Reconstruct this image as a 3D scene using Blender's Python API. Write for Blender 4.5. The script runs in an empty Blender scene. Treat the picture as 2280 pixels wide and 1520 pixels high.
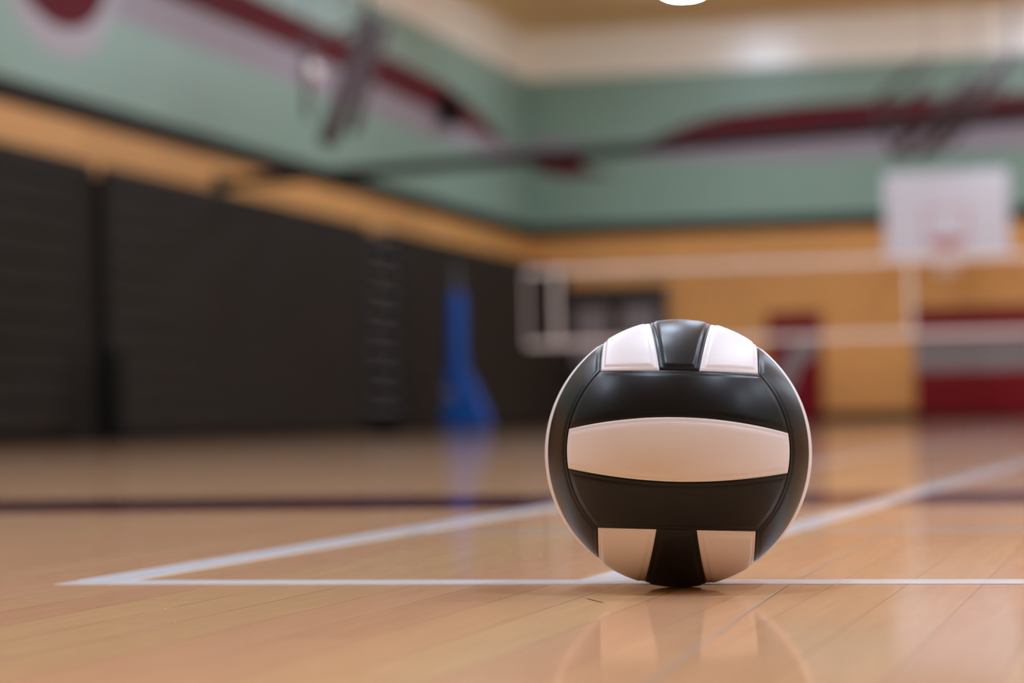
import bpy, bmesh, math, random
from mathutils import Vector, Matrix
random.seed(7)
S = bpy.context.scene
COL = S.collection
R = math.radians

# ------------------------------------------------------------------ camera
CAM_H = 0.1343
YAW, PITCH, ROLL = R(15.05), R(1.83), R(1.09)
cd = bpy.data.cameras.new('camera'); cam = bpy.data.objects.new('camera', cd); COL.objects.link(cam)
fwd = Vector((-math.sin(YAW)*math.cos(PITCH), math.cos(YAW)*math.cos(PITCH), math.sin(PITCH)))
rgt0 = Vector((math.cos(YAW), math.sin(YAW), 0)); up0 = rgt0.cross(fwd)
rgt = rgt0*math.cos(ROLL) - up0*math.sin(ROLL); up = up0*math.cos(ROLL) + rgt0*math.sin(ROLL)
M = Matrix((rgt, up, -fwd)).transposed().to_4x4(); M.translation = Vector((0, 0, CAM_H))
cam.matrix_world = M
cd.sensor_width = 36; cd.lens = 85; cd.clip_start = 0.05; cd.clip_end = 200
cd.dof.use_dof = True; cd.dof.aperture_fstop = 4.0; cd.dof.focus_distance = 1.82; cd.dof.aperture_blades = 0
S.camera = cam

# ------------------------------------------------------------------ world, exposure
w = bpy.data.worlds.new('world'); S.world = w; w.use_nodes = True
w.node_tree.nodes['Background'].inputs[0].default_value = (0.5, 0.5, 0.5, 1)
w.node_tree.nodes['Background'].inputs[1].default_value = 0.0
S.view_settings.view_transform = 'Standard'; S.view_settings.look = 'None'
S.view_settings.gamma = 1; S.view_settings.use_curve_mapping = False
S.view_settings.exposure = 1.25
LAMP = 65.5                       # emission strength of the ceiling lamps' lenses
LAMP_COL = (0.85, 1.05, 1.32, 1)
S.cycles.max_bounces = 8; S.cycles.diffuse_bounces = 5; S.cycles.glossy_bounces = 4
S.cycles.caustics_reflective = False; S.cycles.sample_clamp_indirect = 3
S.cycles.use_denoising = True

# ------------------------------------------------------------------ materials
def lin(c):
    return tuple(((v/255)/12.92 if v/255 <= 0.04045 else ((v/255+0.055)/1.055)**2.4) for v in c)
def mat(name, col, rough=0.6, spec=0.4, var=0.06, scale=3.0, bump=0.0, bscale=40.0, metal=0.0, coat=0.0):
    m = bpy.data.materials.new(name); m.use_nodes = True
    nt = m.node_tree; b = nt.nodes['Principled BSDF']
    b.inputs['Roughness'].default_value = rough; b.inputs['Specular IOR Level'].default_value = spec
    b.inputs['Metallic'].default_value = metal; b.inputs['Coat Weight'].default_value = coat
    tc = nt.nodes.new('ShaderNodeTexCoord'); nz = nt.nodes.new('ShaderNodeTexNoise')
    nz.inputs['Scale'].default_value = scale; nz.inputs['Detail'].default_value = 4
    nt.links.new(tc.outputs['Object'], nz.inputs['Vector'])
    mx = nt.nodes.new('ShaderNodeMix'); mx.data_type = 'RGBA'
    mx.inputs[6].default_value = tuple(max(0, v*(1-var)) for v in col)+(1,)
    mx.inputs[7].default_value = tuple(min(1, v*(1+var)) for v in col)+(1,)
    nt.links.new(nz.outputs['Fac'], mx.inputs[0]); nt.links.new(mx.outputs[2], b.inputs['Base Color'])
    if bump:
        n2 = nt.nodes.new('ShaderNodeTexNoise'); n2.inputs['Scale'].default_value = bscale; n2.inputs['Detail'].default_value = 3
        nt.links.new(tc.outputs['Object'], n2.inputs['Vector'])
        bp = nt.nodes.new('ShaderNodeBump'); bp.inputs['Strength'].default_value = 0.35; bp.inputs['Distance'].default_value = bump
        nt.links.new(n2.outputs['Fac'], bp.inputs['Height']); nt.links.new(bp.outputs[0], b.inputs['Normal'])
    return m
def emis(name, col, s):
    m = bpy.data.materials.new(name); m.use_nodes = True
    b = m.node_tree.nodes['Principled BSDF']
    b.inputs['Base Color'].default_value = (0.8, 0.8, 0.8, 1)
    b.inputs['Emission Color'].default_value = col; b.inputs['Emission Strength'].default_value = s
    return m

def floor_mat(name, paint=None):
    """maple strips running along Y; paint = a painted line's colour over the same varnish"""
    m = bpy.data.materials.new(name); m.use_nodes = True
    nt = m.node_tree; N = nt.nodes; L = nt.links; N.clear()
    out = N.new('ShaderNodeOutputMaterial')
    geo = N.new('ShaderNodeNewGeometry'); sep = N.new('ShaderNodeSeparateXYZ'); L.new(geo.outputs['Position'], sep.inputs[0])
    def math_(op, a, b=None, c=None):
        n = N.new('ShaderNodeMath'); n.operation = op
        for i, v in enumerate((a, b, c)):
            if v is None: continue
            if isinstance(v, (int, float)): n.inputs[i].default_value = v
            else: L.new(v, n.inputs[i])
        return n.outputs[0]
    BW = 0.0572
    xs = math_('DIVIDE', math_('ADD', sep.outputs[0], 0.1955+BW*200), BW)
    bi = math_('FLOOR', xs); fx = math_('FRACT', xs)
    wn1 = N.new('ShaderNodeTexWhiteNoise'); wn1.noise_dimensions = '1D'; L.new(bi, wn1.inputs['W'])
    yl = math_('ADD', math_('DIVIDE', sep.outputs[1], 0.95), math_('MULTIPLY', wn1.outputs['Value'], 37.0))
    yi = math_('FLOOR', yl); fy = math_('FRACT', yl)
    cv = N.new('ShaderNodeCombineXYZ'); L.new(bi, cv.inputs[0]); L.new(yi, cv.inputs[1])
    wn2 = N.new('ShaderNodeTexWhiteNoise'); wn2.noise_dimensions = '3D'; L.new(cv.outputs[0], wn2.inputs['Vector'])
    # grain
    gv = N.new('ShaderNodeCombineXYZ')
    L.new(math_('MULTIPLY', sep.outputs[0], 95.0), gv.inputs[0]); L.new(math_('MULTIPLY', sep.outputs[1], 7.0), gv.inputs[1])
    L.new(math_('MULTIPLY', wn2.outputs['Value'], 50.0), gv.inputs[2])
    gn = N.new('ShaderNodeTexNoise'); gn.inputs['Scale'].default_value = 1.0; gn.inputs['Detail'].default_value = 6; gn.inputs['Distortion'].default_value = 0.6
    L.new(gv.outputs[0], gn.inputs['Vector'])
    big = N.new('ShaderNodeTexNoise'); big.inputs['Scale'].default_value = 2.2; big.inputs['Detail'].default_value = 3
    L.new(geo.outputs['Position'], big.inputs['Vector'])
    base = N.new('ShaderNodeMix'); base.data_type = 'RGBA'
    base.inputs[6].default_value = FLOOR_A+(1,); base.inputs[7].default_value = FLOOR_B+(1,)
    L.new(math_('ADD', math_('MULTIPLY', wn2.outputs['Value'], 0.30), math_('MULTIPLY', gn.outputs['Fac'], 0.75)), base.inputs[0])
    col = base.outputs[2]
    # seams
    edge = math_('MINIMUM', fx, math_('SUBTRACT', 1.0, fx))
    seam = math_('LESS_THAN', edge, 0.009)
    st = math_('MULTIPLY', seam, math_('ADD', 0.15, math_('MULTIPLY', wn1.outputs['Value'], 0.5)))
    ej = math_('MULTIPLY', math_('LESS_THAN', fy, 0.0012), 0.4)
    sfac = math_('MINIMUM', math_('ADD', st, ej), 0.8)
    dk = N.new('ShaderNodeMix'); dk.data_type = 'RGBA'; L.new(sfac, dk.inputs[0]); L.new(col, dk.inputs[6])
    dk.inputs[7].default_value = (0.10, 0.05, 0.025, 1); col = dk.outputs[2]
    # fine scuffs and scratches
    sv = N.new('ShaderNodeCombineXYZ')
    L.new(math_('MULTIPLY', sep.outputs[0], 9.0), sv.inputs[0]); L.new(math_('MULTIPLY', sep.outputs[1], 60.0), sv.inputs[1])
    sn = N.new('ShaderNodeTexNoise'); sn.inputs['Scale'].default_value = 1.0; sn.inputs['Detail'].default_value = 5; L.new(sv.outputs[0], sn.inputs['Vector'])
    sc = math_('MULTIPLY', math_('GREATER_THAN', sn.outputs['Fac'], 0.69), 0.22)
    dk2 = N.new('ShaderNodeMix'); dk2.data_type = 'RGBA'; L.new(sc, dk2.inputs[0]); L.new(col, dk2.inputs[6])
    dk2.inputs[7].default_value = (0.22, 0.12, 0.07, 1); col = dk2.outputs[2]
    if paint:
        pm = N.new('ShaderNodeMix'); pm.data_type = 'RGBA'
        L.new(math_('MULTIPLY', sfac, 0.5), pm.inputs[0]); pm.inputs[6].default_value = paint+(1,); pm.inputs[7].default_value = tuple(v*0.6 for v in paint)+(1,)
        col = pm.outputs[2]
    fn = N.new('ShaderNodeTexNoise'); fn.inputs['Scale'].default_value = 190.0; fn.inputs['Detail'].default_value = 5; fn.inputs['Roughness'].default_value = 0.7
    L.new(geo.outputs['Position'], fn.inputs['Vector'])
    hs = N.new('ShaderNodeHueSaturation'); L.new(col, hs.inputs['Color'])
    L.new(math_('ADD', 0.90, math_('ADD', math_('MULTIPLY', fn.outputs['Fac'], 0.10), math_('MULTIPLY', big.outputs['Fac'], 0.10))), hs.inputs['Value'])
    L.new(math_('ADD', 0.493, math_('MULTIPLY', wn1.outputs['Value'], 0.014)), hs.inputs['Hue'])
    L.new(math_('ADD', 0.92, math_('MULTIPLY', big.outputs['Fac'], 0.16)), hs.inputs['Saturation'])
    col = hs.outputs['Color']
    df = N.new('ShaderNodeBsdfDiffuse'); L.new(col, df.inputs['Color']); df.inputs['Roughness'].default_value = 0.5
    gl = N.new('ShaderNodeBsdfGlossy'); gl.distribution = 'GGX'; gl.inputs['Color'].default_value = (1, 1, 1, 1)
    L.new(math_('ADD', 0.045, math_('MULTIPLY', big.outputs['Fac'], 0.06)), gl.inputs['Roughness'])
    fr = N.new('ShaderNodeFresnel'); fr.inputs['IOR'].default_value = 1.35
    bp = N.new('ShaderNodeBump'); bp.inputs['Strength'].default_value = 0.25; bp.inputs['Distance'].default_value = 0.0004
    L.new(math_('ADD', math_('SUBTRACT', math_('MULTIPLY', big.outputs['Fac'], 0.5), math_('MULTIPLY', seam, 0.6)), math_('MULTIPLY', fn.outputs['Fac'], 0.05)), bp.inputs['Height'])
    L.new(bp.outputs[0], gl.inputs['Normal'])
    mix = N.new('ShaderNodeMixShader'); L.new(math_('MULTIPLY', math_('POWER', fr.outputs[0], 1.6), FLOOR_GLOSS), mix.inputs[0])
    L.new(df.outputs[0], mix.inputs[1]); L.new(gl.outputs[0], mix.inputs[2]); L.new(mix.outputs[0], out.inputs[0])
    return m
FLOOR_A = (0.60, 0.325, 0.165); FLOOR_B = (0.80, 0.475, 0.255); FLOOR_GLOSS = 1.0

M_floor = floor_mat('maple_floor')
M_line = floor_mat('white_line_paint', (0.88, 0.87, 0.89))
M_linefaint = floor_mat('worn_line_paint', (0.60, 0.47, 0.36))
M_maroonfl = floor_mat('maroon_floor_paint', (0.09, 0.022, 0.03))
M_cream = mat('cream_wall_paint', (0.86, 0.78, 0.64), 0.30, 0.9, 0.03, 0.7)
M_ceil = mat('bounce_tan_ceiling', (0.74, 0.58, 0.33), 0.8, 0.2, 0.08, 0.5)  # warm floor bounce on a whitish ceiling, put into the base colour
M_green = mat('green_wall_paint', (0.215, 0.315, 0.245), 0.40, 0.35, 0.10, 0.6)
M_maroon = mat('maroon_wall_paint', (0.10, 0.011, 0.016), 0.7, 0.08, 0.08)
M_pale = mat('pale_lavender_wall_paint', (0.29, 0.245, 0.27), 0.5, 0.2, 0.06)
M_palew = mat('off_white_wall_paint', (0.36, 0.33, 0.34), 0.5, 0.2, 0.05)
M_wood = mat('orange_wood_panelling', (0.62, 0.295, 0.085), 0.45, 0.3, 0.22, 0.9)
M_trim = mat('dark_wood_trim', (0.02, 0.015, 0.010), 0.7, 0.1)
M_bleach = mat('charcoal_plastic', (0.017, 0.0140, 0.0105), 0.7, 0.10, 0.15, 1.2)
M_bleach2 = mat('charcoal_end_plastic', (0.020, 0.0185, 0.016), 0.7, 0.10, 0.1)
M_blackr = mat('black_recess', (0.004, 0.004, 0.004), 0.7, 0.2)
M_kick = mat('dark_brown_kickboard', (0.012, 0.007, 0.004), 0.7, 0.1)
M_blackw = mat('black_leatherette', (0.0030, 0.0042, 0.0052), 0.34, 0.27, 0.1, 30, 0.00012, 260)
M_whitew = mat('white_leatherette', (0.80, 0.77, 0.785), 0.38, 0.35, 0.02, 20, 0.00010, 260)
M_core = mat('black_seam', (0.006, 0.006, 0.006), 0.6)
M_blue = mat('blue_vinyl', (0.003, 0.065, 0.30), 0.45, 0.25, 0.1)
M_steel = mat('grey_steel', (0.35, 0.35, 0.37), 0.3, 0.5, 0.05, metal=0.9)
M_darks = mat('dark_grey_steel', (0.035, 0.035, 0.038), 0.4, 0.5, 0.1)
M_frame = mat('grey_brown_steel', (0.075, 0.052, 0.052), 0.7, 0.08, 0.1)
M_white = mat('white_vinyl', (0.80, 0.72, 0.68), 0.5, 0.4, 0.03)
M_board = mat('white_backboard', (0.57, 0.535, 0.55), 0.4, 0.3, 0.02)
M_red = mat('red_paint', (0.45, 0.06, 0.04), 0.4)
M_pipe = mat('dark_painted_pipe', (0.020, 0.018, 0.018), 0.7, 0.08)
M_nose = mat('pale_step_nosing', (0.45, 0.43, 0.40), 0.5, 0.3)
M_cord = mat('black_cord', (0.02, 0.02, 0.02), 0.8)
M_padm = mat('maroon_vinyl_pad', (0.16, 0.006, 0.009), 0.6, 0.12, 0.08)
M_padg = mat('pale_grey_vinyl', (0.22, 0.185, 0.18), 0.45, 0.4, 0.05)
M_door = mat('dark_brown_door', (0.018, 0.010, 0.006), 0.7, 0.1)
M_pink = mat('pale_pink', (0.85, 0.60, 0.60), 0.4)
M_black = mat('black_plastic', (0.006, 0.006, 0.005), 0.75, 0.08)
M_shade = mat('grey_lamp_housing', (0.35, 0.33, 0.30), 0.5)
M_lens = emis('glowing_lens', LAMP_COL, LAMP)

# ------------------------------------------------------------------ mesh helpers
def tag(o, label=None, cat=None, group=None, kind=None):
    if label: o['label'] = label
    if cat: o['category'] = cat
    if group: o['group'] = group
    if kind: o['kind'] = kind
    return o
def empty(name, loc, rz=0.0):
    o = bpy.data.objects.new(name, None); COL.objects.link(o); o.location = loc; o.rotation_euler = (0, 0, rz); return o
class MB:
    def __init__(s): s.bm = bmesh.new()
    def box(s, x0, x1, y0, y1, z0, z1, bev=0.0):
        t = bmesh.new()
        vs = [t.verts.new((x, y, z)) for x in (x0, x1) for y in (y0, y1) for z in (z0, z1)]
        for f in ((0, 1, 3, 2), (4, 6, 7, 5), (0, 4, 5, 1), (2, 3, 7, 6), (0, 2, 6, 4), (1, 5, 7, 3)):
            t.faces.new([vs[i] for i in f])
        if bev: bmesh.ops.bevel(t, geom=list(t.edges), offset=bev, segments=3, affect='EDGES', profile=0.6)
        return s._add(t)
    def _add(s, t):
        me = bpy.data.meshes.new('tmp'); t.to_mesh(me); t.free(); s.bm.from_mesh(me); bpy.data.meshes.remove(me); return s
    def lathe(s, prof, c=(0, 0, 0), n=40, close=True):
        t = bmesh.new(); rings = []
        for r, z in prof:
            rings.append([t.verts.new((c[0]+r*math.cos(2*math.pi*i/n), c[1]+r*math.sin(2*math.pi*i/n), c[2]+z)) for i in range(n)])
        for a, b in zip(rings, rings[1:]):
            for i in range(n): t.faces.new((a[i], a[(i+1) % n], b[(i+1) % n], b[i]))
        if close:
            t.faces.new(rings[0][::-1]); t.faces.new(rings[-1])
        bmesh.ops.recalc_face_normals(t, faces=t.faces)
        return s._add(t)
    def tube(s, pts, r, n=12):
        pts = [Vector(p) for p in pts]; t = bmesh.new(); rings = []
        for i, p in enumerate(pts):
            d = ((pts[min(i+1, len(pts)-1)]-pts[max(i-1, 0)])).normalized()
            a = d.cross(Vector((0, 0, 1)) if abs(d.z) < 0.9 else Vector((1, 0, 0))).normalized(); b = d.cross(a)
            rings.append([t.verts.new(p+(a*math.cos(2*math.pi*k/n)+b*math.sin(2*math.pi*k/n))*r) for k in range(n)])
        for A, B in zip(rings, rings[1:]):
            for k in range(n): t.faces.new((A[k], A[(k+1) % n], B[(k+1) % n], B[k]))
        t.faces.new(rings[0][::-1]); t.faces.new(rings[-1])
        bmesh.ops.recalc_face_normals(t, faces=t.faces)
        return s._add(t)
    def slab(s, poly, axis, at, th):
        """polygon (u, z) extruded th along the axis: axis 'y' -> u is X, axis 'x' -> u is Y"""
        t = bmesh.new()
        mk = (lambda u, z, d: (u, at+d, z)) if axis == 'y' else (lambda u, z, d: (at+d, u, z))
        a = [t.verts.new(mk(u, z, 0)) for u, z in poly]; b = [t.verts.new(mk(u, z, th)) for u, z in poly]
        t.faces.new(a); t.faces.new(b[::-1])
        for i in range(len(poly)):
            j = (i+1) % len(poly); t.faces.new((a[i], b[i], b[j], a[j]))
        bmesh.ops.recalc_face_normals(t, faces=t.faces)
        return s._add(t)
    def build(s, name, m, parent=None, smooth=False, loc=None):
        me = bpy.data.meshes.new(name)
        if loc: bmesh.ops.translate(s.bm, verts=s.bm.verts, vec=-Vector(loc))
        s.bm.to_mesh(me); s.bm.free(); me.materials.append(m)
        if smooth:
            for p in me.polygons: p.use_smooth = True
        o = bpy.data.objects.new(name, me); COL.objects.link(o)
        if parent: o.parent = parent
        if loc: o.location = loc
        return o
def smooth_angle(o, deg=35):
    for p in o.data.polygons: p.use_smooth = True
    bm = bmesh.new(); bm.from_mesh(o.data)
    for e in bm.edges:
        if len(e.link_faces) == 2 and e.calc_face_angle(0) > R(deg): e.smooth = False
    bm.to_mesh(o.data); bm.free()
def copy_tree(o, parent=None):
    c = o.copy(); COL.objects.link(c)
    if parent: c.parent = parent
    for ch in list(o.children): copy_tree(ch, c)
    return c

# ------------------------------------------------------------------ room shell
XL, XR, YB, YF, HC = -9.62, 10.5, 37.0, -6.0, 6.25
fl = tag(MB().box(XL-0.2, XR+0.2, YF-0.2, YB+0.2, -0.15, 0).build('floor', M_floor), kind='structure')
def fline(x0, x1, y0, y1, m, label, th=0.0005, lean=0.0):
    b = MB().box(x0, x1, y0, y1, -0.001, th)
    for v in b.bm.verts: v.co.x += lean*(v.co.y-y0)
    return tag(b.build('painted_line', m, fl), label)
T = 0.0005
fline(XL, XR, 3.50, 4.12, M_maroonfl, 'wide maroon painted band across the floor')
fline(-0.920, XR, 1.898, 1.948, M_line, 'white line passing just behind the volleyball')
fline(-0.920, -0.870, 1.948, 17.0, M_line, 'white line running away from the left corner', T*1.4)
fline(-0.469, -0.424, 1.948, 17.0, M_line, 'white line running away behind the volleyball', T*1.4, 0.024)
fline(-0.880, 6.0, 2.72, 2.80, M_linefaint, 'faint worn line across the floor behind the ball', T*0.8)
fline(-3.0, 6.0, 9.0, 9.05, M_line, 'far white line across the floor', T*0.8)
wl = tag(MB().box(XL-0.2, XL, YF-0.2, YB+0.2, 0, HC).build('wall_left', M_cream), kind='structure')
wb = tag(MB().box(XL, XR, YB, YB+0.2, 0, HC).build('wall_back', M_cream), kind='structure')
wr = tag(MB().box(XR, XR+0.2, YF-0.2, YB+0.2, 0, HC).build('wall_right', M_cream), kind='structure')
wf = tag(MB().box(XL, XR, YF-0.2, YF, 0, HC).build('wall_front', M_cream), kind='structure')
ce = tag(MB().box(XL-0.2, XR+0.2, YF-0.2, YB+0.2, HC, HC+0.15).build('ceiling', M_ceil), kind='structure')
# painted bands and panelling (parts of the walls)
Z0, Z1, Z2 = 2.96, 3.17, 5.5
MB().box(XL, XL+0.004, YF, YB, Z1, Z2).build('green_paint_band', M_green, wl)
MB().box(XL, XR, YB-0.004, YB, Z1, Z2).build('green_paint_band', M_green, wb)
MB().box(XR-0.004, XR, YF, YB, Z1, Z2).build('green_paint_band', M_green, wr)
MB().box(XL, XR, YF, YF+0.004, Z1, Z2).build('green_paint_band', M_green, wf)
MB().box(XL, XL+0.02, YF, YB, 0, Z0).build('wood_panelling', M_wood, wl)
MB().box(XL+0.02, XR, YB-0.02, YB, 0, Z0).build('wood_panelling', M_wood, wb)
MB().box(XR-0.02, XR, YF, YB-0.02, 0, Z0).build('wood_panelling', M_wood, wr)
MB().box(XL+0.02, XR-0.02, YF, YF+0.02, 0, Z0).build('wood_panelling', M_wood, wf)
tag(MB().box(XL, XL+0.05, YF, YB, Z0, Z1, 0.008).build('trim_1', M_trim), kind='structure')
tag(MB().box(XL+0.05, XR, YB-0.05, YB, Z0, Z1, 0.008).build('trim_2', M_trim), kind='structure')
tag(MB().box(XL+0.02, XR, YB-0.035, YB-0.02, 0, 0.14, 0.004).build('baseboard_back', M_kick), kind='structure')
# mural: left wall (u = Y)
MB().slab([(12, 4.46), (12, 4.87), (27.5, 4.87), (30.5, 4.86), (32.4, 4.84), (33.6, 4.72), (34.8, 4.52), (35.6, 4.36), (35.0, 4.33), (33.9, 4.34), (31.5, 4.40), (26.8, 4.46)],
          'x', XL+0.004, 0.003).build('maroon_stripe', M_maroon, wl)
MB().slab([(12, 4.06), (12, 4.44), (26.8, 4.45), (31.5, 4.39), (33.9, 4.33), (35.6, 4.35), (36.99, 4.40), (36.99, 4.25), (34.0, 4.08), (32.0, 4.03), (26, 4.06)],
          'x', XL+0.004, 0.002).build('pale_stripe', M_pale, wl)
def disc(r0, r1, n=48):
    return [(r1*math.cos(2*math.pi*i/n), r1*math.sin(2*math.pi*i/n)) for i in range(n)]
MB().slab([(20.1+u*1.3, 4.50+z) for u, z in disc(0, 1.0)], 'x', XL+0.008, 0.002).build('round_emblem_border', M_palew, wl)
MB().slab([(20.1+u*1.5, 4.50+z) for u, z in disc(0, 0.72)], 'x', XL+0.010, 0.002).build('round_emblem_centre', M_maroon, wl)
# mural: back wall (u = X)
MB().slab([(-7.98, 4.30), (-7.60, 4.48), (-6.98, 4.69), (-6.44, 4.80), (-5.34, 4.87), (-4.13, 4.89), (-1.9, 4.88), (3, 4.84), (3, 4.50), (-1.9, 4.47), (-4.14, 4.43), (-5.35, 4.42), (-6.45, 4.39), (-7.5, 4.30)],
          'y', YB-0.007, 0.003).build('maroon_stripe', M_maroon, wb)
MB().slab([(-9.55, 4.60), (-8.6, 4.42), (-7.98, 4.31), (-7.5, 4.29), (-6.45, 4.38), (-5.35, 4.41), (-4.14, 4.42), (-1.9, 4.46), (3, 4.49), (3, 4.10), (-1.92, 4.06), (-5.36, 4.02), (-7.28, 4.10), (-8.0, 4.20), (-9.55, 4.33)],
          'y', YB-0.006, 0.002).build('pale_stripe', M_pale, wb)
MB().slab([(-9.60, 4.30), (-8.55, 4.30), (-8.75, 4.17), (-8.65, 4.05), (-8.2, 3.92), (-9.0, 3.92), (-9.45, 4.02), (-9.60, 4.15)],
          'y', YB-0.009, 0.003).build('maroon_stripe', M_maroon, wb)

# door in the far left corner
dr = tag(MB().box(-9.10, -9.00, YB-0.07, YB-0.021, 0, 2.18).box(-7.50, -7.40, YB-0.07, YB-0.021, 0, 2.18).box(-9.0, -7.5, YB-0.07, YB-0.021, 2.06, 2.18)
         .build('door_1', M_darks), 'dark double door with grey glass in the far left corner', kind='structure')
for a, b in ((-9.0, -8.26), (-8.24, -7.5)):
    leaf = MB().box(a, b, YB-0.055, YB-0.022, 0.01, 2.05).build('door_leaf', M_door, dr)
    MB().box(a+0.09, b-0.09, YB-0.062, YB-0.056, 0.95, 1.86).build('pane', M_padg, leaf)
    MB().box(a+0.06, b-0.06, YB-0.085, YB-0.062, 0.86, 0.92, 0.006).build('push_bar', M_steel, leaf)

# ------------------------------------------------------------------ ceiling lamps
LX = [-6.36-0.0+4.53*k for k in range(4)]; LY = [33.3, 26.9, 20.5, 14.1, 7.7, 4.5, 1.3]  # next-to-last row is added, unseen, to brighten ball and near floor
lamp0 = empty('ceiling_lamp', (0, 0, HC))
MB().lathe([(0.10, -0.002), (0.12, -0.03), (0.29, -0.05), (0.31, -0.07), (0.31, -0.095), (0.27, -0.095)], n=48).build('housing', M_shade, lamp0, True)
MB().lathe([(0.005, -0.155), (0.14, -0.15), (0.20, -0.140), (0.245, -0.12), (0.26, -0.095), (0.26, -0.075)], n=40).build('lens', M_lens, lamp0, True)
first = True
for j, y in enumerate(LY):
    for i, x in enumerate(LX):
        o = lamp0 if first else copy_tree(lamp0); first = False
        o.location = (x, y, HC)
        if j == 0 and i == 0:
            tag(o, 'round glowing lamp on tan ceiling, cut by the top edge of the picture', 'lamp', 'round ceiling lamps')
        else:
            tag(o, 'unseen round ceiling lamp lighting the gym from outside the picture', 'lamp', 'round ceiling lamps')

# ------------------------------------------------------------------ volleyball
RB = 0.105
D = F_D = 1.903
PX = 85/36*2280
dirv = fwd + rgt*((1509.5-1140)/PX) - up*((1008-760)/PX)
EYE = Vector((0, 0, CAM_H))
BC = EYE + dirv*((RB-CAM_H)/dirv.z)
ball = empty('volleyball', (BC.x, BC.y, 0))
tag(ball, 'black and white panelled leather volleyball standing on the wooden floor', 'ball')
to_cam = (EYE-BC).normalized()
bn = (to_cam + up*0.026).normalized()                 # front face looks slightly above the line of sight
tl = R(-1.0)
bu0 = up.cross(bn).normalized(); bv0 = bn.cross(bu0)
bu = bu0*math.cos(tl)+bv0*math.sin(tl); bv = bn.cross(bu)
BASIS = Matrix((bu, bv, bn)).transposed()
def face_axes():
    X, Y, Z = Vector((1, 0, 0)), Vector((0, 1, 0)), Vector((0, 0, 1))
    # (strip direction u, across v, normal n, colours)
    return [(X, Y, Z, 'bwb'), (X, -Y, -Z, 'bwb'), (Z, X, Y, 'wbw'), (Z, -X, -Y, 'wbw'), (Y, Z, X, 'bwb'), (Y, -Z, -X, 'bwb')]
K = 1/math.sqrt(3)
def wmid(a): return 0.232-0.086*a*a
def pt(a, b, k):
    v0, v1 = ((-K, -wmid(a)), (-wmid(a), wmid(a)), (wmid(a), K))[k]
    v = v0+(v1-v0)*b; u = a*math.sqrt(max(0, 2/3-v*v))
    return Vector((u, v, math.sqrt(max(0, 1-u*u-v*v))))
def cluster(n, half, edge, ne):
    """0..1 samples, dense within `edge` of both ends"""
    e = [edge*i/ne for i in range(ne)]
    mid = [edge+(1-2*edge)*i/n for i in range(n+1)]
    return e+mid+[1-x for x in reversed(e)]
def groove(d, step=1.0):                       # d metres from the panel's border -> radius change
    s = lambda x: 0 if x < 0 else 1 if x > 1 else x*x*(3-2*x)
    return -0.0014 + 0.0006*s(d/0.0012) + 0.0009*step*s((d-0.0030)/0.0026)
core = MB(); bmesh.ops.create_icosphere(core.bm, subdivisions=5, radius=RB-0.0019)
core.build('inner_shell', M_core, ball, True).location = (0, 0, RB)
for (U, V, Nn, cols) in face_axes():
    for k in range(3):
        As = [2*x-1 for x in cluster(44, 0, 0.05, 9)]; Bs = cluster(22, 0, 0.11 if k != 1 else 0.10, 9)
        border = [pt(-1+2*i/70, bb, k) for i in range(71) for bb in (0, 1)] + [pt(aa, i/30, k) for i in range(31) for aa in (-1, 1)]
        bm = bmesh.new(); grid = []
        for a in As:
            row = []
            for b in Bs:
                p = pt(a, b, k)
                dd = min((p-q).length_squared for q in border)
                # exact distance to the four sides is close to the nearest border sample
                side = min((p-pt(a, 0, k)).length, (p-pt(a, 1, k)).length, (p-pt(-1, b, k)).length, (p-pt(1, b, k)).length)
                d = min(side, math.sqrt(dd))*RB
                r = RB+groove(d, 1.0 if cols == 'wbw' else 0.55)
                q = (U*p.x+V*p.y+Nn*p.z)*r
                row.append(bm.verts.new(BASIS @ q))
            grid.append(row)
        for i in range(len(As)-1):
            for j in range(len(Bs)-1):
                bm.faces.new((grid[i][j], grid[i+1][j], grid[i+1][j+1], grid[i][j+1]))
        # skirt down to the shell
        rim = [grid[i][0] for i in range(len(As))]+[grid[-1][j] for j in range(1, len(Bs))]+[grid[i][-1] for i in range(len(As)-2, -1, -1)]+[grid[0][j] for j in range(len(Bs)-2, 0, -1)]
        low = [bm.verts.new(v.co*((RB-0.0024)/v.co.length)) for v in rim]
        for i in range(len(rim)):
            j = (i+1) % len(rim); bm.faces.new((rim[i], low[i], low[j], rim[j]))
        bmesh.ops.recalc_face_normals(bm, faces=bm.faces)
        mb = MB(); mb.bm.free(); mb.bm = bm
        o = mb.build('panel', M_blackw if cols[k] == 'b' else M_whitew, ball)
        smooth_angle(o, 50); o.location = (0, 0, RB)
        o['label'] = 'black panel' if cols[k] == 'b' else 'white panel'

# small marks on the floor
t = MB()
for a, b in zip([(-0.253, 1.17), (-0.278, 1.648), (-0.290, 1.92), (-0.297, 2.55)], [(-0.278, 1.648), (-0.290, 1.92), (-0.297, 2.55), (-0.30, 3.3)]):
    t.bm.faces.new([t.bm.verts.new(p) for p in ((a[0]-0.0012, a[1], 0.0003), (a[0]+0.0012, a[1], 0.0003), (b[0]+0.0012, b[1], 0.0003), (b[0]-0.0012, b[1], 0.0003))])
t.build('scratch', M_linefaint, fl)
t = MB(); t.bm.faces.new([t.bm.verts.new(p) for p in ((-0.4165, 1.7475, 0.0003), (-0.4155, 1.7480, 0.0003), (-0.3945, 1.7095, 0.0003), (-0.3955, 1.7090, 0.0003))])
tag(t.build('scratch', M_core, fl), 'short dark hairline mark')

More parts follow.
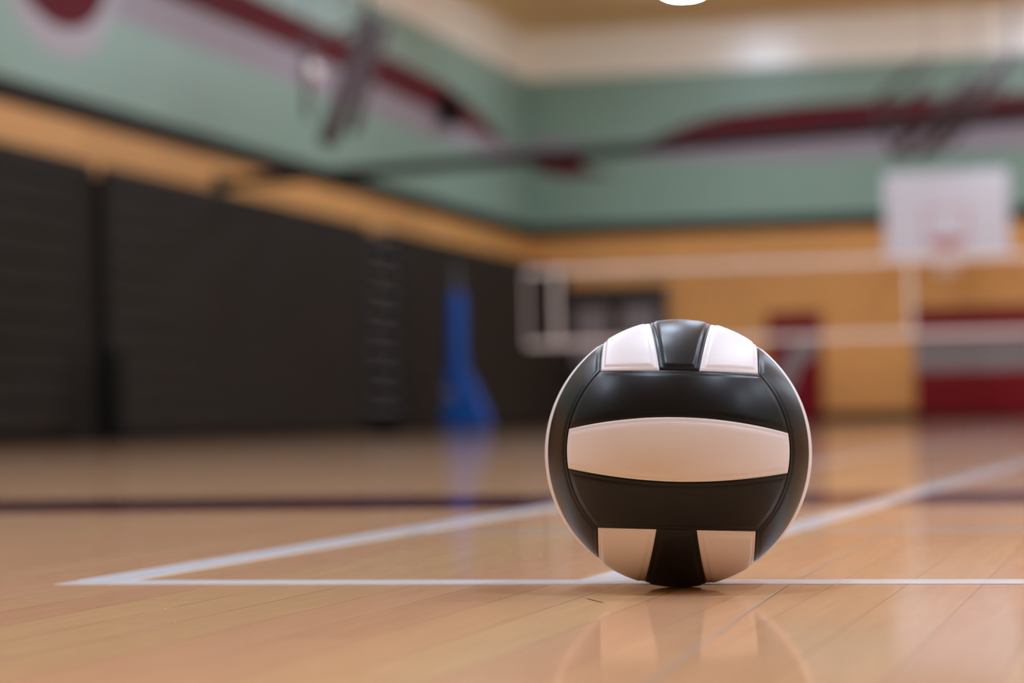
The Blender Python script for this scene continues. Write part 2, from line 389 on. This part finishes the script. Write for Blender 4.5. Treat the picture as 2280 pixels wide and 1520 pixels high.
# ------------------------------------------------------------------ bleachers (retracted) along the left wall
XB = -8.75
def bleacher(y0, y1, label):
    root = empty('bleacher_section', (XB, (y0+y1)/2, 0)); c = (y0+y1)/2
    tag(root, label, 'bleachers', 'retracted bleachers along the left wall')
    n = 10; h = (2.40-0.10)/n
    MB().box(XL+0.05-XB, -0.04, y0-c, y1-c, 0.10, 2.30).build('body', M_bleach, root)
    MB().box(XL+0.05-XB, -0.06, y0-c+0.02, y1-c-0.02, 0, 0.10).build('kickboard', M_kick, root)
    for i in range(n):
        z = 0.10+i*h
        MB().box(-0.04, 0.0, y0-c+0.005, y1-c-0.005, z+0.012, z+h-0.012, 0.006).build('riser_board', M_bleach, root)
    for s in (y0-c, y1-c-0.03):
        MB().box(-0.05, 0.012, s, s+0.03, 0.1, 2.36).build('end_post', M_bleach2, root)
    return root
bleacher(9.0, 18.60, 'leftmost dark folded bleachers, cut by the left edge of the picture')
bleacher(19.16, 26.14, 'long dark folded bleachers left of the ladder-like step column')
bleacher(27.44, 35.9, 'dark folded bleachers nearest the far corner, behind the blue post')
ai = empty('bleacher_steps', (XB, 26.79, 0)); tag(ai, 'dark ladder-like column of aisle steps between two folded bleachers', 'steps')
MB().box(XL+0.05-XB, -0.30, -0.63, 0.63, 0, 2.40).build('back_panel', M_blackr, ai)
for s in (-1, 1):
    MB().box(-0.30, 0.01, min(s*0.63, s*0.59), max(s*0.63, s*0.59), 0, 2.40).build('side_panel', M_blackr, ai)
for i in range(10):
    z = 0.265+i*0.226
    st = MB().box(-0.30, -0.01, -0.59, 0.59, z-0.055, z+0.010).build('step', M_blackr, ai)
    MB().box(-0.01, 0.0, -0.56, 0.56, z-0.002, z+0.012, 0.002).build('nosing', M_nose, st)
gp = empty('bleacher_filler', (XB, 18.88, 0)); tag(gp, 'narrow dark recessed filler panel between two folded bleachers', 'panel')
MB().box(XL+0.05-XB, -0.10, -0.27, 0.27, 0, 2.40).build('panel', M_blackr, gp)
MB().box(-0.10, -0.085, -0.20, 0.20, 0.06, 2.36, 0.004).build('cover', M_bleach, gp)
bp_ = empty('bollard', (XB+0.22, 18.72, 0)); tag(bp_, 'squat black padded post standing before the left bleachers', 'post')
MB().lathe([(0.15, 0), (0.19, 0.01), (0.19, 0.04), (0.12, 0.055)], n=32).build('base', M_black, bp_)
MB().lathe([(0.115, 0.055), (0.12, 0.08), (0.12, 0.74), (0.105, 0.79), (0.06, 0.815), (0.005, 0.82)], n=32).build('padding', M_black, bp_, True)

# ------------------------------------------------------------------ volleyball posts and net
YN = 28.0
def post():
    p = empty('volleyball_post', (-8.22, YN, 0))
    MB().lathe([(0.045, 0), (0.045, 1.99), (0.03, 2.01), (0.005, 2.015)], n=24).build('pole', M_darks, p, True)
    MB().lathe([(0.085, 0.10), (0.115, 0.12), (0.118, 0.6), (0.105, 1.0), (0.098, 1.62), (0.085, 1.66), (0.046, 1.665)], n=32).build('post_pad', M_blue, p, True)
    wedge = [(-0.15, 0.03), (0.38, 0.03), (0.38, 0.14), (0.28, 0.38), (0.12, 0.72), (-0.10, 0.70), (-0.14, 0.3)]
    t = MB().slab(wedge, 'y', -0.15, 0.30); bmesh.ops.bevel(t.bm, geom=list(t.bm.edges), offset=0.02, segments=3, affect='EDGES')
    t.build('base_pad', M_blue, p)
    MB().box(-0.20, 0.42, -0.20, 0.20, 0, 0.03, 0.008).build('base_plate', M_darks, p)
    c = MB().tube([(-0.06, -0.14, 0.47), (-0.06, -0.21, 0.47)], 0.05).build('winch', M_steel, p)
    MB().tube([(-0.06, -0.20, 0.47), (0.02, -0.20, 0.40), (0.02, -0.27, 0.40)], 0.012).build('crank', M_steel, c)
    MB().tube([(0.05, 0, 1.90), (0.10, 0, 1.90)], 0.03).build('pulley', M_darks, p)
    MB().tube([(0.10, 0, 1.90), (0.85, 0, 1.886)], 0.005).build('tension_cord', M_cord, p)
    MB().tube([(0.05, 0, 1.02), (0.85, 0, 1.02)], 0.005).build('tension_cord', M_cord, p)
    return p
tag(post(), 'tall blue padded volleyball post with flared base before the dark bleachers', 'post')
post2 = post(); post2.location = (2.14, YN, 0); post2.rotation_euler = (0, 0, math.pi)
tag(post2, 'blue padded volleyball post holding the right end of the net, beyond the picture', 'post')
net = empty('volleyball_net', (-7.34, YN, 0))
tag(net, 'wide volleyball net with white tapes stretched across the far court', 'net')
NX = 8.6; ZT, ZB = 1.885, 1.02
MB().box(0, NX, -0.006, 0.006, ZT-0.028, ZT+0.028).build('top_tape', M_white, net)
MB().box(0, NX, -0.006, 0.006, ZB-0.028, ZB+0.028).build('bottom_tape', M_white, net)
t = MB()
for i in range(int(NX/0.1)+1): t.box(i*0.1-0.0012, i*0.1+0.0012, -0.0012, 0.0012, ZB, ZT)
for j in range(1, 9): t.box(0, NX, -0.0012, 0.0012, ZB+j*0.096-0.0012, ZB+j*0.096+0.0012)
t.build('mesh', M_cord, net)
MB().box(-0.011, 0.011, -0.008, 0.008, ZB-0.03, ZT+0.03).build('side_tape', M_white, net)
MB().box(0.34, 0.395, -0.009, 0.009, ZB-0.03, ZT+0.03).build('side_tape', M_white, net)
MB().box(4.54, 4.585, -0.009, 0.009, ZB-0.03, ZT+0.03).build('side_tape', M_white, net)
for (xa, za, ms, r) in ((1.12, 1.88, M_pink, 0.045), (2.63, 1.95, M_pink, 0.03), (0.03, ZT, M_white, 0.03), (0.38, ZT, M_white, 0.045), (0.38, ZB, M_white, 0.045), (0.03, ZB, M_white, 0.03)):  # white balls for the net-end knots, pink ones for pale round spots
    b = MB(); bmesh.ops.create_icosphere(b.bm, subdivisions=3, radius=r)
    o = b.build('tape_ball', ms, net, True); o.location = (xa, 0, za)
# ------------------------------------------------------------------ wall pads on the far wall
def pad(x0, x1, label):
    root = empty('wall_pad', ((x0+x1)/2, YB-0.02, 0)); c = (x0+x1)/2
    tag(root, label, 'wall pad', 'maroon wall pads on the far wall')
    MB().box(x0-c+0.004, x1-c-0.004, -0.07, 0.0, 0.06, 1.68, 0.018).build('cushion', M_padm, root)
    return root, c
r_, c = pad(-5.87, -5.02, 'single maroon wall pad with a curved grey stripe, right behind the ball')
arc = [(-5.80, 0.50)] + [(-5.11-0.62*math.cos(R(a))-0.0, 0.50+0.78*math.sin(R(a))) for a in range(10, 91, 8)]
arc_in = [(-5.11-0.36*math.cos(R(a)), 0.50+0.50*math.sin(R(a))) for a in range(90, 9, -8)] + [(-5.50, 0.50)]
MB().slab([(x-c, z) for x, z in arc+arc_in], 'y', -0.073, 0.004).build('curved_stripe', M_padg, r_)
MB().slab([(-5.76-c, 1.30), (-5.12-c, 1.33), (-5.12-c, 1.28), (-5.76-c, 1.22)], 'y', -0.073, 0.004).build('dark_stripe', M_darks, r_)
for k, (x0, lab) in enumerate(((-3.62, 'left one of the adjoining maroon wall pads with grey bands, under the backboard'),
                               (-2.69, 'maroon wall pad with grey bands touching the right edge of the picture'))):
    r_, c = pad(x0, x0+0.93, lab)
    MB().box(-0.46, 0.46, -0.0725, -0.069, 0.74, 1.02).build('grey_band', M_padg, r_)
    MB().box(-0.46, 0.46, -0.0725, -0.069, 1.02, 1.09).build('dark_band', M_darks, r_)
    MB().box(-0.46, 0.46, -0.0725, -0.069, 1.09, 1.22).build('grey_band', M_padg, r_)

# ------------------------------------------------------------------ basketball backboards and their hanging frames
hp = empty('basketball_hoop', (-2.93, 35.0, 0)); tag(hp, 'white basketball backboard with red target square hanging before the far wall', 'basketball hoop')
t = MB().box(-0.88, 0.88, -0.02, 0.02, 2.33, 3.56, 0.01); t.build('backboard', M_board, hp)
t = MB()
for a in ((-0.30, 0.30, 3.00, 3.025), (-0.30, 0.30, 2.55, 2.60), (-0.30, -0.27, 2.60, 3.00), (0.27, 0.30, 2.60, 3.00)):
    t.box(a[0], a[1], -0.024, -0.02, a[2], a[3])
t.build('target_square', M_red, hp)
ring = [(0.225*math.cos(2*math.pi*i/32), -0.30+0.225*math.sin(2*math.pi*i/32), 2.48) for i in range(33)]
MB().tube(ring, 0.012, 8).build('rim', M_red, hp, True)
MB().box(-0.06, 0.06, -0.09, -0.02, 2.42, 2.56).build('bracket', M_red, hp)
t = MB()
for i in range(12):
    a = 2*math.pi*i/12; b = a+0.5
    t.tube([(0.22*math.cos(a), -0.30+0.22*math.sin(a), 2.47), (0.17*math.cos(b), -0.30+0.17*math.sin(b), 2.27), (0.13*math.cos(a), -0.30+0.13*math.sin(a), 2.07)], 0.004, 6)
    t.tube([(0.22*math.cos(a), -0.30+0.22*math.sin(a), 2.47), (0.17*math.cos(a-0.5), -0.30+0.17*math.sin(a-0.5), 2.27), (0.13*math.cos(a), -0.30+0.13*math.sin(a), 2.07)], 0.004, 6)
t.build('hoop_net', M_white, hp)
MB().box(-0.7, 0.7, 0.02, 0.07, 2.6, 2.66).box(-0.7, 0.7, 0.02, 0.07, 3.3, 3.36).box(-0.45, -0.39, 0.02, 0.08, 2.5, 3.5).box(0.39, 0.45, 0.02, 0.08, 2.5, 3.5).build('rear_frame', M_frame, hp)
for s in (-1, 1):
    MB().tube([(s*0.42, 0.06, 3.3), (s*0.42, 1.94, 3.42)], 0.03).build('wall_arm', M_frame, hp)
    MB().tube([(s*0.42, 0.06, 2.6), (s*0.42, 1.94, 2.45)], 0.03).build('wall_arm', M_frame, hp)

def diag_frame(name, tubes, label, glint=None, hang=()):
    root = empty(name, tubes[0][0]); o0 = Vector(tubes[0][0])
    tag(root, label, 'steel frame')
    for pts in tubes:
        MB().tube([Vector(p)-o0 for p in pts[:-1]], pts[-1]*1.0, 10).build('frame_tube', M_frame, root, True)
    for a, b in hang:
        MB().tube([Vector(a)-o0, Vector(b)-o0], 0.008, 6).build('hanging_cable', M_darks, root)
    if glint:
        p, r = glint; b = MB(); bmesh.ops.create_icosphere(b.bm, subdivisions=3, radius=r)
        o = b.build('glint_ball', M_white, root, True); o.location = Vector(p)-o0  # white ball added in place of a small blurred highlight
    return root
diag_frame('lifting_frame', [
    ((-3.45, 33.0, 3.62), (-2.35, 33.0, 4.62), 0.075),
    ((-3.10, 33.2, 3.62), (-1.85, 33.2, 4.92), 0.085),
    ((-3.58, 32.9, 3.98), (-2.95, 32.9, 4.55), 0.055),
    ((-2.75, 33.4, 3.75), (-1.95, 33.4, 4.62), 0.045),
    ((-3.70, 33.1, 4.35), (-2.95, 33.1, 4.95), 0.04),
    ((-3.45, 33.0, 3.62), (-3.58, 32.9, 3.98), (-3.70, 33.1, 4.35), 0.035),
    ((-1.85, 33.2, 4.92), (-1.85, 33.2, 6.24), 0.02),
    ((-3.45, 33.0, 3.62), (-3.10, 33.2, 3.62), (-2.75, 33.4, 3.75), 0.035)],
    'tilted dark steel lattice hanging above the white backboard',
    hang=[((-2.35, 33.0, 4.62), (-2.35, 33.0, 6.24)), ((-2.95, 33.1, 4.95), (-2.95, 33.1, 6.24))])
diag_frame('lifting_frame', [
    ((-7.5, 22.70, 4.12), (-7.5, 22.15, 3.55), (-7.5, 21.40, 2.78), 0.095),
    ((-7.35, 22.75, 4.05), (-7.35, 22.20, 3.55), (-7.35, 21.7, 2.90), 0.055),
    ((-7.6, 21.10, 3.70), (-7.6, 21.12, 2.95), 0.03),
    ((-7.5, 22.50, 4.05), (-7.55, 21.10, 3.65), 0.025),
    ((-7.5, 22.60, 4.10), (-7.5, 22.60, 6.24), 0.02)],
    'steep dark steel frame hanging before the left wall stripes', glint=((-7.6, 21.22, 3.40), 0.085),
    hang=[((-7.6, 21.10, 3.70), (-7.6, 21.10, 6.24))])

sp = empty('wall_speaker', (XL+0.02, 32.1, 4.42)); tag(sp, 'small black loudspeaker mounted high on the left wall near the corner', 'speaker')
MB().box(0, 0.06, -0.05, 0.05, -0.05, 0.05).build('bracket', M_black, sp)
MB().box(0.06, 0.26, -0.14, 0.14, -0.20, 0.20, 0.02).build('cabinet', M_black, sp)
MB().box(0.26, 0.27, -0.12, 0.12, -0.18, 0.18).build('grille', M_black, sp)

# pipe spanning the gym overhead
pa, pb = Vector((XL+0.06, 23.82, 2.68)), Vector((XR-0.06, 18.75, 2.74))
pp = empty('overhead_pipe', pa); tag(pp, 'thin dark pipe spanning the gym under the green wall band', 'pipe')
MB().tube([(0, 0, 0)] + [(pb-pa)*(i/12) for i in range(1, 12)] + [pb-pa], 0.06, 12).build('pipe', M_pipe, pp, True)
MB().box(-0.03, 0.03, -0.10, 0.10, -0.10, 0.10, 0.01).build('wall_bracket', M_darks, pp)
MB().box(-0.03, 0.03, -0.10, 0.10, -0.10, 0.10, 0.01).build('wall_bracket', M_darks, pp).location = pb-pa
